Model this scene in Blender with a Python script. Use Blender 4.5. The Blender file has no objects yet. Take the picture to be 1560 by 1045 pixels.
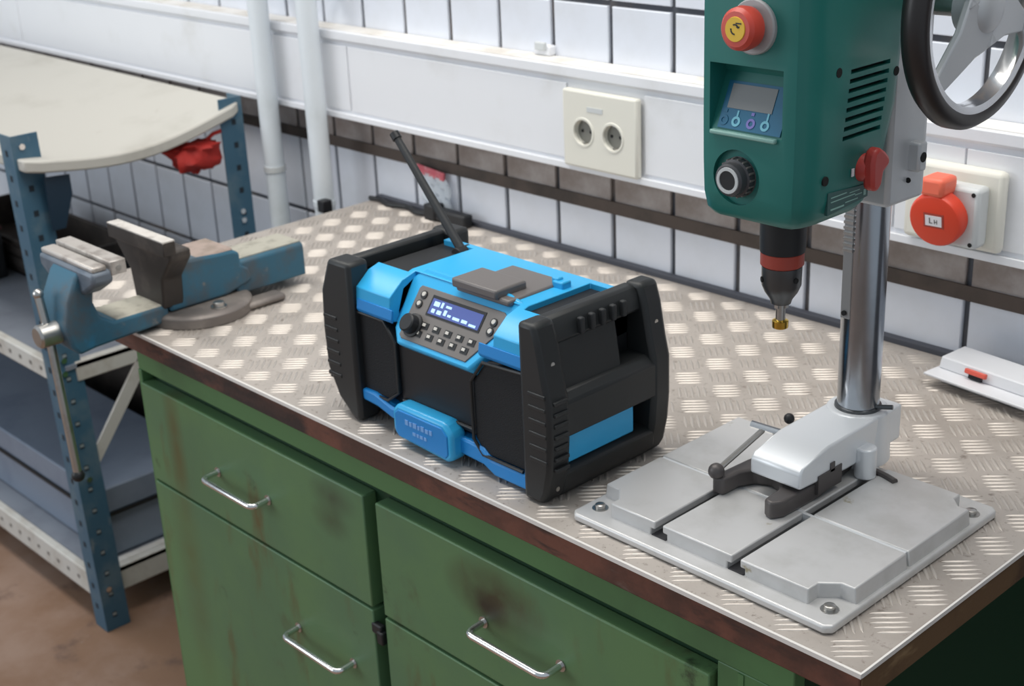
import bpy, bmesh, math, random
from mathutils import Vector, Matrix
random.seed(7)
SC = bpy.context.scene
COL = SC.collection
PI = math.pi

# ------------------------------------------------------------------ camera
cd = bpy.data.cameras.new('camera'); cam = bpy.data.objects.new('camera', cd); COL.objects.link(cam)
RT = Vector((0.68844441, 0.72406448, -0.04212988)); DN = Vector((0.24350752, -0.28546242, -0.92693867)); FW = Vector((-0.68318986, 0.6278868, -0.37284015))
m = Matrix((RT, -DN, -FW)).transposed().to_4x4(); m.translation = Vector((0.602, -0.977, 1.691))
cam.matrix_world = m
cd.sensor_width = 36; cd.lens = 2143.9 / 1560 * 36; cd.clip_start = 0.02
cd.dof.use_dof = True; cd.dof.focus_distance = 1.45; cd.dof.aperture_fstop = 9
SC.camera = cam

# ------------------------------------------------------------------ light
SC.view_settings.view_transform = 'Standard'; SC.view_settings.look = 'None'
SC.view_settings.exposure = 0.0; SC.view_settings.gamma = 1.0; SC.view_settings.use_curve_mapping = False
w = bpy.data.worlds.new('world'); SC.world = w; w.use_nodes = True
bg = w.node_tree.nodes['Background']; bg.inputs[0].default_value = (0.80, 0.90, 1.0, 1); bg.inputs[1].default_value = 0.46


def area(name, loc, target, sx, sy, power, col):
    l = bpy.data.lights.new(name, 'AREA'); l.shape = 'RECTANGLE'; l.size = sx; l.size_y = sy; l.energy = power; l.color = col
    o = bpy.data.objects.new(name, l); COL.objects.link(o); o.location = loc
    o.rotation_euler = (Vector(target) - Vector(loc)).to_track_quat('-Z', 'Y').to_euler()
    return o


area('ceiling_light', (-1.9, -0.20, 3.0), (-1.9, -0.20, 0), 3.0, 0.5, 41, (1.0, 0.96, 0.90))
area('ceiling_light', (0.0, 0.40, 3.0), (0.0, 0.40, 0), 2.2, 0.4, 26, (1.0, 0.96, 0.90))
area('window_light', (-3.6, -3.4, 2.2), (-1.0, 0.4, 0.9), 2.4, 1.8, 56, (0.90, 0.95, 1.0))


# ------------------------------------------------------------------ materials
def mat(name, col, rough=0.5, metal=0.0, var=None, vs=8.0, vlo=0.45, vhi=0.7, bump=0.0, bs=60.0, coat=0.0, emit=None, alpha=1.0, spec=None, rv=0.0, extra=None):
    """procedural principled material; var = second colour mixed by noise; extra = list of (colour, scale, lo, hi, stretch)"""
    M = bpy.data.materials.new(name); M.use_nodes = True; nt = M.node_tree; N = nt.nodes; L = nt.links
    b = N['Principled BSDF']; c4 = (*col, 1)
    b.inputs['Base Color'].default_value = c4; b.inputs['Roughness'].default_value = rough; b.inputs['Metallic'].default_value = metal
    if spec is not None: b.inputs['Specular IOR Level'].default_value = spec
    if coat: b.inputs['Coat Weight'].default_value = coat; b.inputs['Coat Roughness'].default_value = 0.15
    if alpha < 1: b.inputs['Alpha'].default_value = alpha
    if emit: b.inputs['Emission Color'].default_value = (*emit[0], 1); b.inputs['Emission Strength'].default_value = emit[1]
    tc = None
    layers = []
    if var is not None: layers.append((var, vs, vlo, vhi, (1, 1, 1)))
    if extra: layers += extra
    prev = None
    for (vc, sc, lo, hi, st) in layers:
        if tc is None: tc = N.new('ShaderNodeTexCoord')
        mp = N.new('ShaderNodeMapping'); mp.inputs['Scale'].default_value = st; mp.inputs['Location'].default_value = (sc * .37, sc * .11, 1.7)
        L.new(tc.outputs['Object'], mp.inputs[0])
        nz = N.new('ShaderNodeTexNoise'); nz.inputs['Scale'].default_value = sc; nz.inputs['Detail'].default_value = 6; nz.inputs['Roughness'].default_value = 0.62
        L.new(mp.outputs[0], nz.inputs['Vector'])
        mr = N.new('ShaderNodeMapRange'); mr.inputs[1].default_value = lo; mr.inputs[2].default_value = hi; mr.interpolation_type = 'SMOOTHSTEP'
        L.new(nz.outputs['Fac'], mr.inputs[0])
        mx = N.new('ShaderNodeMix'); mx.data_type = 'RGBA'
        L.new(mr.outputs[0], mx.inputs[0])
        if prev is None: mx.inputs[6].default_value = c4
        else: L.new(prev, mx.inputs[6])
        mx.inputs[7].default_value = (*vc, 1)
        prev = mx.outputs[2]
        if rv:
            ma = N.new('ShaderNodeMath'); ma.operation = 'MULTIPLY_ADD'; L.new(nz.outputs['Fac'], ma.inputs[0]); ma.inputs[1].default_value = rv; ma.inputs[2].default_value = rough - rv * .5
            L.new(ma.outputs[0], b.inputs['Roughness'])
    if prev is not None: L.new(prev, b.inputs['Base Color'])
    if bump:
        if tc is None: tc = N.new('ShaderNodeTexCoord')
        nz = N.new('ShaderNodeTexNoise'); nz.inputs['Scale'].default_value = bs; nz.inputs['Detail'].default_value = 4
        L.new(tc.outputs['Object'], nz.inputs['Vector'])
        bp = N.new('ShaderNodeBump'); bp.inputs['Strength'].default_value = bump; bp.inputs['Distance'].default_value = 0.002
        L.new(nz.outputs['Fac'], bp.inputs['Height']); L.new(bp.outputs[0], b.inputs['Normal'])
    return M


M = {}
M['tile'] = mat('glazed_tile', (0.74, 0.77, 0.84), 0.22, var=(0.66, 0.68, 0.72), vs=5, vlo=.45, vhi=.8)
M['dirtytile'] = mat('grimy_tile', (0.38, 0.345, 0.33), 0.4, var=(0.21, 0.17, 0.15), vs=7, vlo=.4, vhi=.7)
M['grout'] = mat('dark_grout', (0.085, 0.09, 0.105), 0.9, var=(0.16, 0.13, 0.11), vs=6)
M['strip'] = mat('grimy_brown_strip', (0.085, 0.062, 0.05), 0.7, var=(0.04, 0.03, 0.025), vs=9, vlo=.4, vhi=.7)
M['duct'] = mat('white_painted_metal', (0.80, 0.81, 0.84), 0.45, var=(0.70, 0.70, 0.70), vs=7, vlo=.5, vhi=.85)
M['ledge'] = mat('dusty_ledge', (0.74, 0.72, 0.69), 0.8, var=(0.60, 0.56, 0.50), vs=14)
M['pipe'] = mat('pale_pipe_paint', (0.72, 0.77, 0.81), 0.4, var=(0.63, 0.68, 0.70), vs=6)
M['cream'] = mat('cream_plastic', (0.76, 0.74, 0.66), 0.45)
M['cream_d'] = mat('grey_socket_well', (0.21, 0.205, 0.18), 0.5)
M['hole'] = mat('black_hole', (0.01, 0.01, 0.01), 0.9)
M['greyplastic'] = mat('pale_grey_plastic', (0.60, 0.62, 0.62), 0.45)
M['ceered'] = mat('orange_red_plastic', (0.72, 0.055, 0.02), 0.4)
M['ceered2'] = mat('light_red_plastic', (0.85, 0.16, 0.09), 0.45)
M['white'] = mat('white_label', (0.82, 0.78, 0.80), 0.5)
M['floor'] = mat('worn_red_brown_floor', (0.25, 0.145, 0.09), 0.62, var=(0.33, 0.22, 0.165), vs=3.2, vlo=.42, vhi=.68, extra=[((0.14, 0.085, 0.065), 9, .56, .75, (1, 1, 1)), ((0.40, 0.31, 0.25), 26, .66, .78, (1, .4, 1))], bump=.2)
M['plate'] = mat('tread_plate_aluminium', (0.475, 0.43, 0.39), 0.52, 0.2, var=(0.36, 0.32, 0.285), vs=5, vlo=.42, vhi=.72,
                 extra=[((0.22, 0.185, 0.16), 34, .60, .73, (1, 1, 1)), ((0.26, 0.22, 0.19), 110, .56, .70, (1, 1, 1)), ((0.54, 0.49, 0.445), 17, .6, .8, (1, 1, 1))])
M['bars'] = mat('worn_tread_bars', (0.60, 0.55, 0.50), 0.42, 0.55, var=(0.52, 0.47, 0.42), vs=6, vlo=.45, vhi=.75)
M['plate_edge'] = mat('bright_plate_edge', (0.86, 0.83, 0.79), 0.5, 0.25)
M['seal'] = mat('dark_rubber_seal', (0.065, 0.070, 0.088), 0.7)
M['wood'] = mat('stained_dark_wood', (0.085, 0.036, 0.025), 0.55, var=(0.17, 0.062, 0.040), vs=6, vlo=.45, vhi=.62, extra=[((0.030, 0.017, 0.015), 4.2, .50, .62, (1, 1, 2)), ((0.20, 0.15, 0.125), 7.5, .60, .74, (.8, 1, 2)), ((0.05, 0.025, 0.02), 24, .52, .7, (.5, 1, 2.5))], bump=.3, bs=90)
M['wood_end'] = mat('raw_brown_wood', (0.13, 0.075, 0.035), 0.65, var=(0.06, 0.032, 0.018), vs=9, extra=[((0.24, 0.16, 0.08), 14, .55, .75, (1, 1, 3))], bump=.3, bs=90)
M['green'] = mat('worn_green_paint', (0.115, 0.225, 0.092), 0.42, var=(0.094, 0.190, 0.096), vs=2.4, vlo=.4, vhi=.65, extra=[((0.115, 0.095, 0.035), 5.0, .55, .74, (2.4, 1, .7)), ((0.035, 0.055, 0.028), 13, .64, .76, (1, 1, 1)), ((0.075, 0.06, 0.03), 3.1, .60, .74, (1.5, 1, 1))])
M['greenframe'] = mat('green_frame_paint', (0.085, 0.20, 0.075), 0.45, var=(0.065, 0.15, 0.06), vs=4)
M['darkgreen'] = mat('shaded_gap_green', (0.009, 0.042, 0.016), 0.5)  # cabinet green darkened so the shade in the gaps is in the colour
M['chrome'] = mat('chrome', (0.80, 0.80, 0.80), 0.16, 1.0)
M['steel'] = mat('bare_steel', (0.52, 0.51, 0.49), 0.32, 1.0, var=(0.38, 0.36, 0.33), vs=20)
M['column'] = mat('ground_steel_column', (0.43, 0.46, 0.50), 0.20, 1.0, var=(0.35, 0.38, 0.42), vs=10)
M['rack'] = mat('dull_rack_steel', (0.34, 0.34, 0.34), 0.45, 0.8)
M['castalu'] = mat('cast_aluminium', (0.62, 0.615, 0.61), 0.42, 0.28, var=(0.52, 0.515, 0.50), vs=9, extra=[((0.34, 0.30, 0.20), 34, .66, .76, (1, 1, 1))])
M['castlight'] = mat('pale_cast_foot', (0.74, 0.76, 0.78), 0.35, 0.25)
M['forkiron'] = mat('dark_clamp_iron', (0.10, 0.09, 0.088), 0.45, 0.4)
M['slot'] = mat('dirty_shaded_slot', (0.05, 0.05, 0.055), 0.6, 0.3)  # dirt and the shade inside the slots, both put into the colour
M['dgreen'] = mat('machine_green', (0.014, 0.165, 0.142), 0.42, var=(0.018, 0.180, 0.155), vs=9)
M['dgreen_l'] = mat('pale_green_edge', (0.25, 0.45, 0.40), 0.45)
M['black'] = mat('black_plastic', (0.010, 0.011, 0.013), 0.5)
M['rubber'] = mat('black_rubber', (0.022, 0.024, 0.026), 0.6, bump=.15, bs=300)
M['wheelblack'] = mat('wheel_grip', (0.024, 0.020, 0.020), 0.38)
M['guard'] = mat('bumper_plastic', (0.018, 0.020, 0.021), 0.48)
M['grille'] = mat('black_grille', (0.008, 0.009, 0.011), 0.75, bump=.5, bs=700)
M['blue'] = mat('bright_blue_plastic', (0.035, 0.43, 0.80), 0.32)
M['blue_d'] = mat('royal_blue_plastic', (0.012, 0.25, 0.66), 0.42)
M['bluepale'] = mat('pale_blue_print', (0.20, 0.42, 0.80), 0.5)
M['panel'] = mat('grey_panel', (0.17, 0.155, 0.145), 0.45)
M['lid'] = mat('taupe_lid', (0.16, 0.145, 0.14), 0.42)
M['display'] = mat('lit_display', (0.05, 0.07, 0.20), 0.25, emit=((0.10, 0.14, 0.42), 0.5))
M['digit'] = mat('display_digits', (0.4, 0.6, 0.9), 0.3, emit=((0.40, 0.62, 0.95), 0.75))
M['lcd'] = mat('grey_lcd', (0.23, 0.24, 0.24), 0.25)
M['labelblue'] = mat('label_blue', (0.008, 0.13, 0.24), 0.4)
M['icon'] = mat('icon_cyan', (0.18, 0.50, 0.62), 0.5)
M['iconviolet'] = mat('icon_violet', (0.20, 0.18, 0.50), 0.5)
M['button'] = mat('ivory_button', (0.60, 0.57, 0.52), 0.4)
M['red'] = mat('mushroom_red', (0.62, 0.07, 0.045), 0.38)
M['knobred'] = mat('lever_red', (0.50, 0.055, 0.045), 0.42)
M['yellow'] = mat('yellow_disc', (0.80, 0.50, 0.03), 0.45)
M['collargrey'] = mat('grey_collar', (0.40, 0.39, 0.39), 0.45)
M['chuckred'] = mat('chuck_ring_red', (0.38, 0.055, 0.035), 0.45)
M['gunmetal'] = mat('gunmetal', (0.10, 0.105, 0.11), 0.35, 0.7)
M['gold'] = mat('gold_coating', (0.72, 0.47, 0.08), 0.25, 1.0)
M['gearbox'] = mat('grey_cast_housing', (0.58, 0.60, 0.62), 0.45, 0.3)
M['visblue'] = mat('vise_blue_paint', (0.035, 0.13, 0.20), 0.5, var=(0.075, 0.10, 0.12), vs=16, vlo=.45, vhi=.7, extra=[((0.24, 0.21, 0.18), 30, .64, .76, (1, 1, 1)), ((0.020, 0.20, 0.36), 8, .60, .74, (1, 1, 1))])
M['visgrey'] = mat('vise_worn_paint', (0.17, 0.20, 0.24), 0.5, 0.2, var=(0.09, 0.12, 0.16), vs=18)
M['jaw'] = mat('jaw_steel', (0.58, 0.54, 0.50), 0.42, 0.4, var=(0.34, 0.30, 0.27), vs=30)
M['jawbright'] = mat('pale_jaw_edge', (0.72, 0.68, 0.63), 0.45, 0.15, var=(0.5, 0.46, 0.42), vs=40)  # paler tone for the top face of the rear jaw
M['vdark'] = mat('dark_jaw_iron', (0.055, 0.048, 0.044), 0.5, 0.4, var=(0.10, 0.085, 0.075), vs=20)  # darker iron tone for the rear jaw
M['anvil'] = mat('rusty_anvil', (0.47, 0.37, 0.32), 0.55, 0.3, var=(0.34, 0.27, 0.22), vs=22)
M['slidebar'] = mat('dusty_slide', (0.47, 0.45, 0.38), 0.65, 0.2, var=(0.33, 0.31, 0.26), vs=40)
M['basegrey'] = mat('swivel_iron', (0.21, 0.185, 0.17), 0.5, 0.4, var=(0.33, 0.29, 0.26), vs=12)
M['post'] = mat('shelf_blue_paint', (0.048, 0.122, 0.188), 0.45, var=(0.11, 0.175, 0.22), vs=10, extra=[((0.22, 0.25, 0.27), 24, .63, .76, (1, 1, .5))])
M['slotedge'] = mat('pale_slot_grey', (0.33, 0.38, 0.40), 0.45, .3)
M['holeblue'] = mat('slot_shadow', (0.012, 0.02, 0.03), 0.7)
M['postnavy'] = mat('navy_paint', (0.008, 0.026, 0.05), 0.5)
M['board'] = mat('worn_cream_board', (0.545, 0.525, 0.475), 0.6, var=(0.43, 0.41, 0.36), vs=4, vlo=.5, vhi=.78, extra=[((0.42, 0.38, 0.33), 14, .66, .8, (1, 1, 1))])
M['boardedge'] = mat('board_edge', (0.62, 0.61, 0.58), 0.55)
M['beam'] = mat('off_white_beam', (0.62, 0.61, 0.57), 0.5, var=(0.50, 0.47, 0.42), vs=14)
M['greyshelf'] = mat('grey_shelf_sheet', (0.24, 0.265, 0.31), 0.45, var=(0.19, 0.21, 0.25), vs=6)
M['bluegrey'] = mat('blue_grey_box', (0.22, 0.265, 0.34), 0.45, var=(0.17, 0.21, 0.28), vs=5)
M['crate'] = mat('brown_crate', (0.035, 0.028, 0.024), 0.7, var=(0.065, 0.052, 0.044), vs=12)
M['redcloth'] = mat('red_cloth', (0.42, 0.022, 0.016), 0.75, var=(0.30, 0.015, 0.012), vs=26)
M['bag'] = mat('clear_bag', (0.72, 0.78, 0.84), 0.25, alpha=.45)
M['bagred'] = mat('bag_header_red', (0.52, 0.10, 0.13), 0.5, var=(0.66, 0.42, 0.42), vs=60)
M['traywhite'] = mat('white_sheet_metal', (0.72, 0.73, 0.76), 0.4)
M['switchred'] = mat('switch_red', (0.70, 0.11, 0.075), 0.4)


def stain(Mt, p, sc, col, amt, ns=20):
    """a soft grime spot of its own shape on a material, in object coordinates"""
    nt = Mt.node_tree; N = nt.nodes; L = nt.links; b = N['Principled BSDF']; src = b.inputs['Base Color'].links[0].from_socket
    tc = N.new('ShaderNodeTexCoord'); mp = N.new('ShaderNodeMapping'); mp.vector_type = 'TEXTURE'; mp.inputs['Location'].default_value = p; mp.inputs['Scale'].default_value = sc
    L.new(tc.outputs['Object'], mp.inputs[0]); gr = N.new('ShaderNodeTexGradient'); gr.gradient_type = 'SPHERICAL'; L.new(mp.outputs[0], gr.inputs[0])
    nz = N.new('ShaderNodeTexNoise'); nz.inputs['Scale'].default_value = ns; nz.inputs['Detail'].default_value = 5; L.new(tc.outputs['Object'], nz.inputs['Vector'])
    mu = N.new('ShaderNodeMath'); mu.operation = 'MULTIPLY'; L.new(gr.outputs['Fac'], mu.inputs[0]); L.new(nz.outputs['Fac'], mu.inputs[1])
    m2 = N.new('ShaderNodeMath'); m2.operation = 'MULTIPLY'; m2.use_clamp = True; L.new(mu.outputs[0], m2.inputs[0]); m2.inputs[1].default_value = amt
    mx = N.new('ShaderNodeMix'); mx.data_type = 'RGBA'; L.new(m2.outputs[0], mx.inputs[0]); L.new(src, mx.inputs[6]); mx.inputs[7].default_value = (*col, 1)
    L.new(mx.outputs[2], b.inputs['Base Color'])


for (p_, sc_, c_, a_) in (((.21, -.345, .752), (.10, .1, .055), (0.055, 0.050, 0.022), 2.2), ((.19, -.345, .735), (.045, .1, .03), (0.03, 0.026, 0.015), 2.0), ((-.545, -.345, .72), (.03, .1, .16), (0.12, 0.095, 0.03), 1.6), ((-.13, -.345, .735), (.05, .1, .03), (0.05, 0.06, 0.03), 1.4), ((-.12, -.345, .775), (.06, .1, .03), (0.045, 0.05, 0.03), 1.3), ((-.55, -.345, .5), (.05, .1, .30), (0.105, 0.13, 0.045), 1.2)):
    stain(M['green'], p_, sc_, c_, a_)


# ------------------------------------------------------------------ helpers
def box(bm, x0, x1, y0, y1, z0, z1, rot=None, piv=None):
    v = [bm.verts.new((x, y, z)) for x in (x0, x1) for y in (y0, y1) for z in (z0, z1)]
    for f in ((0, 1, 3, 2), (4, 6, 7, 5), (0, 4, 5, 1), (2, 3, 7, 6), (0, 2, 6, 4), (1, 5, 7, 3)): bm.faces.new([v[i] for i in f])
    if rot is not None: bmesh.ops.rotate(bm, verts=v, cent=piv or ((x0 + x1) / 2, (y0 + y1) / 2, (z0 + z1) / 2), matrix=rot)
    return v


def prism(bm, pts, axis, a0, a1):
    """pts: outline in the two other axes (in xyz order), extruded along axis"""
    def P(p, a):
        if axis == 'x': return (a, p[0], p[1])
        if axis == 'y': return (p[0], a, p[1])
        return (p[0], p[1], a)
    A = [bm.verts.new(P(p, a0)) for p in pts]; B = [bm.verts.new(P(p, a1)) for p in pts]; n = len(pts)
    bm.faces.new(A); bm.faces.new(B[::-1])
    for i in range(n): bm.faces.new((A[i], B[i], B[(i + 1) % n], A[(i + 1) % n]))
    return A + B


def frame(d):
    d = Vector(d).normalized(); u = d.orthogonal().normalized(); return d, u, d.cross(u)


def lathe(bm, c, d, prof, n=24, caps=True):
    """prof: list of (distance along d, radius)"""
    c = Vector(c); d, u, v = frame(d); rings = []
    for (t, r) in prof:
        rings.append([bm.verts.new(c + d * t + (u * math.cos(2 * PI * i / n) + v * math.sin(2 * PI * i / n)) * max(r, 1e-5)) for i in range(n)])
    for a, b in zip(rings, rings[1:]):
        for i in range(n): bm.faces.new((a[i], a[(i + 1) % n], b[(i + 1) % n], b[i]))
    if caps: bm.faces.new(rings[0][::-1]); bm.faces.new(rings[-1])
    return rings


def cyl(bm, c, d, r, h, n=24): return lathe(bm, c, d, [(0, r), (h, r)], n)


def tube(bm, pts, r, n=10, closed=False):
    pts = [Vector(p) for p in pts]; rings = []; N = len(pts); up = None
    for i, p in enumerate(pts):
        a = pts[i - 1] if (i > 0 or closed) else pts[i]; b = pts[(i + 1) % N] if (i < N - 1 or closed) else pts[i]
        d = (b - a).normalized()
        if up is None: up = d.orthogonal().normalized()
        up = (up - d * up.dot(d)).normalized(); v = d.cross(up)
        rr = r[i] if isinstance(r, (list, tuple)) else r
        rings.append([bm.verts.new(p + (up * math.cos(2 * PI * k / n) + v * math.sin(2 * PI * k / n)) * rr) for k in range(n)])
    for i in range(N if closed else N - 1):
        a, b = rings[i], rings[(i + 1) % N]
        for k in range(n): bm.faces.new((a[k], a[(k + 1) % n], b[(k + 1) % n], b[k]))
    if not closed: bm.faces.new(rings[0][::-1]); bm.faces.new(rings[-1])


def arc_pts(pts, r, seg=5):
    """round the corners of a polyline"""
    pts = [Vector(p) for p in pts]; out = [pts[0]]
    for a, b, c in zip(pts, pts[1:], pts[2:]):
        u = (a - b).normalized(); v = (c - b).normalized()
        p0 = b + u * r; p1 = b + v * r
        for i in range(seg + 1):
            t = i / seg; out.append((p0 * (1 - t) + b * t) * (1 - t) + (b * (1 - t) + p1 * t) * t)
    out.append(pts[-1]); return out


def sphere(bm, c, r, sc=(1, 1, 1), n=16):
    mt = Matrix.Translation(c) @ Matrix.Diagonal((*sc, 1)); return bmesh.ops.create_uvsphere(bm, u_segments=n, v_segments=max(6, n // 2), radius=r, matrix=mt)['verts']


def NB(): return bmesh.new()


def islands(bm):
    seen = set(); out = []
    for v in bm.verts:
        if v in seen: continue
        st = [v]; comp = []; seen.add(v)
        while st:
            a = st.pop(); comp.append(a)
            for e in a.link_edges:
                q = e.other_vert(a)
                if q not in seen: seen.add(q); st.append(q)
        out.append(comp)
    return out


def each(name, bm, m, parent, bev=0.0, **k):
    """link every loose piece of the bmesh as a part of its own; alike pieces share one mesh"""
    res = []; cache = {}
    off = Vector(parent['_o']); bmesh.ops.recalc_face_normals(bm, faces=bm.faces[:])
    for comp in islands(bm):
        c = sum((v.co for v in comp), Vector()) / len(comp); idx = {v: i for i, v in enumerate(comp)}
        co = [tuple(v.co - c) for v in comp]; key = tuple(round(x, 4) for p in co for x in p)
        if key not in cache:
            fs = []; done = set()
            for v in comp:
                for f in v.link_faces:
                    if f not in done: done.add(f); fs.append([idx[q] for q in f.verts])
            me = bpy.data.meshes.new(name); me.from_pydata(co, [], fs); me.polygons.foreach_set('use_smooth', [True] * len(fs)); me.set_sharp_from_angle(angle=math.radians(35))
            me.materials.append(M[m]); cache[key] = me
        o = bpy.data.objects.new(name, cache[key]); COL.objects.link(o); o.parent = parent; o.location = c - off; o['_o'] = tuple(c)
        if parent.type == 'MESH' and parent.parent is None: o.location = c - off
        if bev:
            b = o.modifiers.new('bevel', 'BEVEL'); b.width = bev; b.segments = 2; b.limit_method = 'ANGLE'; b.angle_limit = math.radians(35)
        res.append(o)
    bm.free(); return res


def obj(name, bm, m, parent=None, bev=0.0, seg=2, smooth=True, ang=35):
    """link a bmesh given in world coordinates as one mesh object, a child of parent"""
    off = Vector((0, 0, 0)); p = parent
    if p is not None: off = Vector(p['_o'])
    elif len(bm.verts):
        c = sum((v.co for v in bm.verts), Vector()) / len(bm.verts); off = Vector((c.x, c.y, min(v.co.z for v in bm.verts)))
    bmesh.ops.translate(bm, verts=bm.verts[:], vec=-off)
    bmesh.ops.recalc_face_normals(bm, faces=bm.faces[:])
    me = bpy.data.meshes.new(name); bm.to_mesh(me); bm.free()
    if smooth:
        me.polygons.foreach_set('use_smooth', [True] * len(me.polygons)); me.set_sharp_from_angle(angle=math.radians(ang))
    me.materials.append(M[m] if isinstance(m, str) else m)
    o = bpy.data.objects.new(name, me); COL.objects.link(o)
    if p is not None: o.parent = p
    else: o.location = off
    o['_o'] = tuple(off)
    if bev:
        b = o.modifiers.new('bevel', 'BEVEL'); b.width = bev; b.segments = seg; b.limit_method = 'ANGLE'; b.angle_limit = math.radians(35); b.harden_normals = False
    return o


def cut(o, bm):
    """boolean difference of o (before its bevel) with the bmesh cutter, baked into the mesh"""
    off = Vector(o['_o']); bmesh.ops.translate(bm, verts=bm.verts[:], vec=-off); bmesh.ops.recalc_face_normals(bm, faces=bm.faces[:])
    me = bpy.data.meshes.new('cutter'); bm.to_mesh(me); bm.free(); c = bpy.data.objects.new('cutter', me); COL.objects.link(c)
    c.matrix_world = o.matrix_world if o.parent is None else Matrix.Translation(off)
    bpy.context.view_layer.update(); c.matrix_world = o.matrix_world.copy()
    mods = [(md.width, md.segments) for md in o.modifiers if md.type == 'BEVEL']; o.modifiers.clear()
    b = o.modifiers.new('cut', 'BOOLEAN'); b.operation = 'DIFFERENCE'; b.object = c; b.solver = 'EXACT'
    bpy.context.view_layer.update()
    nm = bpy.data.meshes.new_from_object(o.evaluated_get(bpy.context.evaluated_depsgraph_get()))
    o.modifiers.clear(); nm.name = o.name; o.data = nm; bpy.data.objects.remove(c)
    nm.polygons.foreach_set('use_smooth', [True] * len(nm.polygons)); nm.set_sharp_from_angle(angle=math.radians(32))
    for (wd, sg) in mods:
        bb = o.modifiers.new('bevel', 'BEVEL'); bb.width = wd; bb.segments = sg; bb.limit_method = 'ANGLE'; bb.angle_limit = math.radians(35)


def tag(o, label, cat, group=None):
    o['label'] = label; o['category'] = cat
    if group: o['group'] = group
    return o


def thing(name, loc, label, cat, group=None):
    o = bpy.data.objects.new(name, None); COL.objects.link(o); o.location = loc; o['_o'] = tuple(loc); o.empty_display_size = .05
    return tag(o, label, cat, group)


def struct(o): o['kind'] = 'structure'; return o


def B1(name, m, parent, *a, bev=0.0, **k):
    b = NB(); box(b, *a, **k); return obj(name, b, m, parent, bev=bev)


def C1(name, m, parent, c, d, r, h, n=24, bev=0.0):
    b = NB(); cyl(b, c, d, r, h, n); return obj(name, b, m, parent, bev=bev)


def L1(name, m, parent, c, d, prof, n=28, bev=0.0):
    b = NB(); lathe(b, c, d, prof, n); return obj(name, b, m, parent, bev=bev)


# ================================================================== setting
b = NB(); box(b, -5.0, 2.5, -4.0, 0.80, -0.1, 0.0); floor = struct(obj('floor', b, 'floor'))
b = NB(); box(b, -5.0, 2.5, 0.743, 0.93, 0.0, 2.6); wall = struct(obj('wall_back', b, 'grout'))
# glazed tiles, each one a piece of the wall
joints = [-0.588 + .134 * k for k in range(1, 12)][:7] + [-0.588 - .1342 * k for k in range(0, 7)]
joints += [-1.394 - .1305 * k for k in range(1, 20)]
joints = sorted(joints)
rows = [0.472, 0.646, 0.820, 0.994, 1.168, 1.342, 1.516]
tb = NB(); TW, TH = 0.1235, 0.164
proto = {}
for x0, x1 in zip(joints, joints[1:]):
    for z0, z1 in zip(rows, rows[1:]):
        if z1 < .83 and x0 > -1.55: continue
        if z0 > 1.1 and z0 < 1.2 and False: continue
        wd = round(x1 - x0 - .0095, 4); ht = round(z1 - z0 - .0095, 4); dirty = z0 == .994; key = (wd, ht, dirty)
        if key not in proto:
            q = NB(); box(q, -wd / 2, wd / 2, -.003, .004, -ht / 2, ht / 2)
            bmesh.ops.bevel(q, geom=[e for e in q.edges if abs(e.verts[0].co.y + .003) < 1e-6 and abs(e.verts[1].co.y + .003) < 1e-6], offset=.0015, segments=1, affect='EDGES')
            bmesh.ops.recalc_face_normals(q, faces=q.faces[:]); me = bpy.data.meshes.new('tile'); q.to_mesh(me); q.free(); me.materials.append(M['dirtytile' if dirty else 'tile']); proto[key] = me
        t = bpy.data.objects.new('tile', proto[key]); COL.objects.link(t); t.parent = wall
        t.location = Vector(((x0 + x1) / 2 + random.uniform(-.0006, .0006), .740 + random.uniform(-.0006, .0004), (z0 + z1) / 2)) - Vector(wall['_o'])
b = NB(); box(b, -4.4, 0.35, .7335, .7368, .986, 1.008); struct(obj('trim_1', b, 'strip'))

# ================================================================== cable trunking
tr = thing('cable_trunking', (-2.0, 0.715, 1.07), 'long white painted cable trunking with dusty top ledge along the tiled wall', 'trunking')
b = NB(); prism(b, [(.690, 1.078), (.690, 1.222), (.682, 1.226), (.682, 1.243), (.7355, 1.243), (.7355, 1.068), (.682, 1.068), (.682, 1.080)], 'x', -4.4, .35)
obj('trunking_body', b, 'duct', tr, bev=.0015)
b = NB(); box(b, -4.4, .35, .690, .7355, 1.2432, 1.2445); obj('dusty_ledge', b, 'ledge', tr)
for (xa, xb) in ((-4.39, -3.0), (-2.995, -1.645), (-1.640, -1.045), (-0.872, -0.395), (-0.238, -0.285 + .0)):
    pass
for (xa, xb) in ((-4.39, -3.105), (-3.100, -1.652), (-1.647, -1.046), (-0.872, -0.415), (-0.412, -0.312), (-0.309, .34)):
    b = NB(); box(b, xa, xb, .6865, .6905, 1.086, 1.214); obj('cover_panel', b, 'duct', tr, bev=.001)
# white clip above the ledge
cl = thing('wall_clip', (-1.138, .735, 1.2445), 'small white clip fixed on a tile joint just above the trunking ledge', 'clip')
b = NB(); box(b, -1.158, -1.118, .722, .7385, 1.2445, 1.262); obj('clip_body', b, 'duct', cl, bev=.003)
b = NB(); box(b, -1.150, -1.126, .716, .724, 1.254, 1.268); obj('clip_jaw', b, 'greyplastic', cl, bev=.002)

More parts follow.
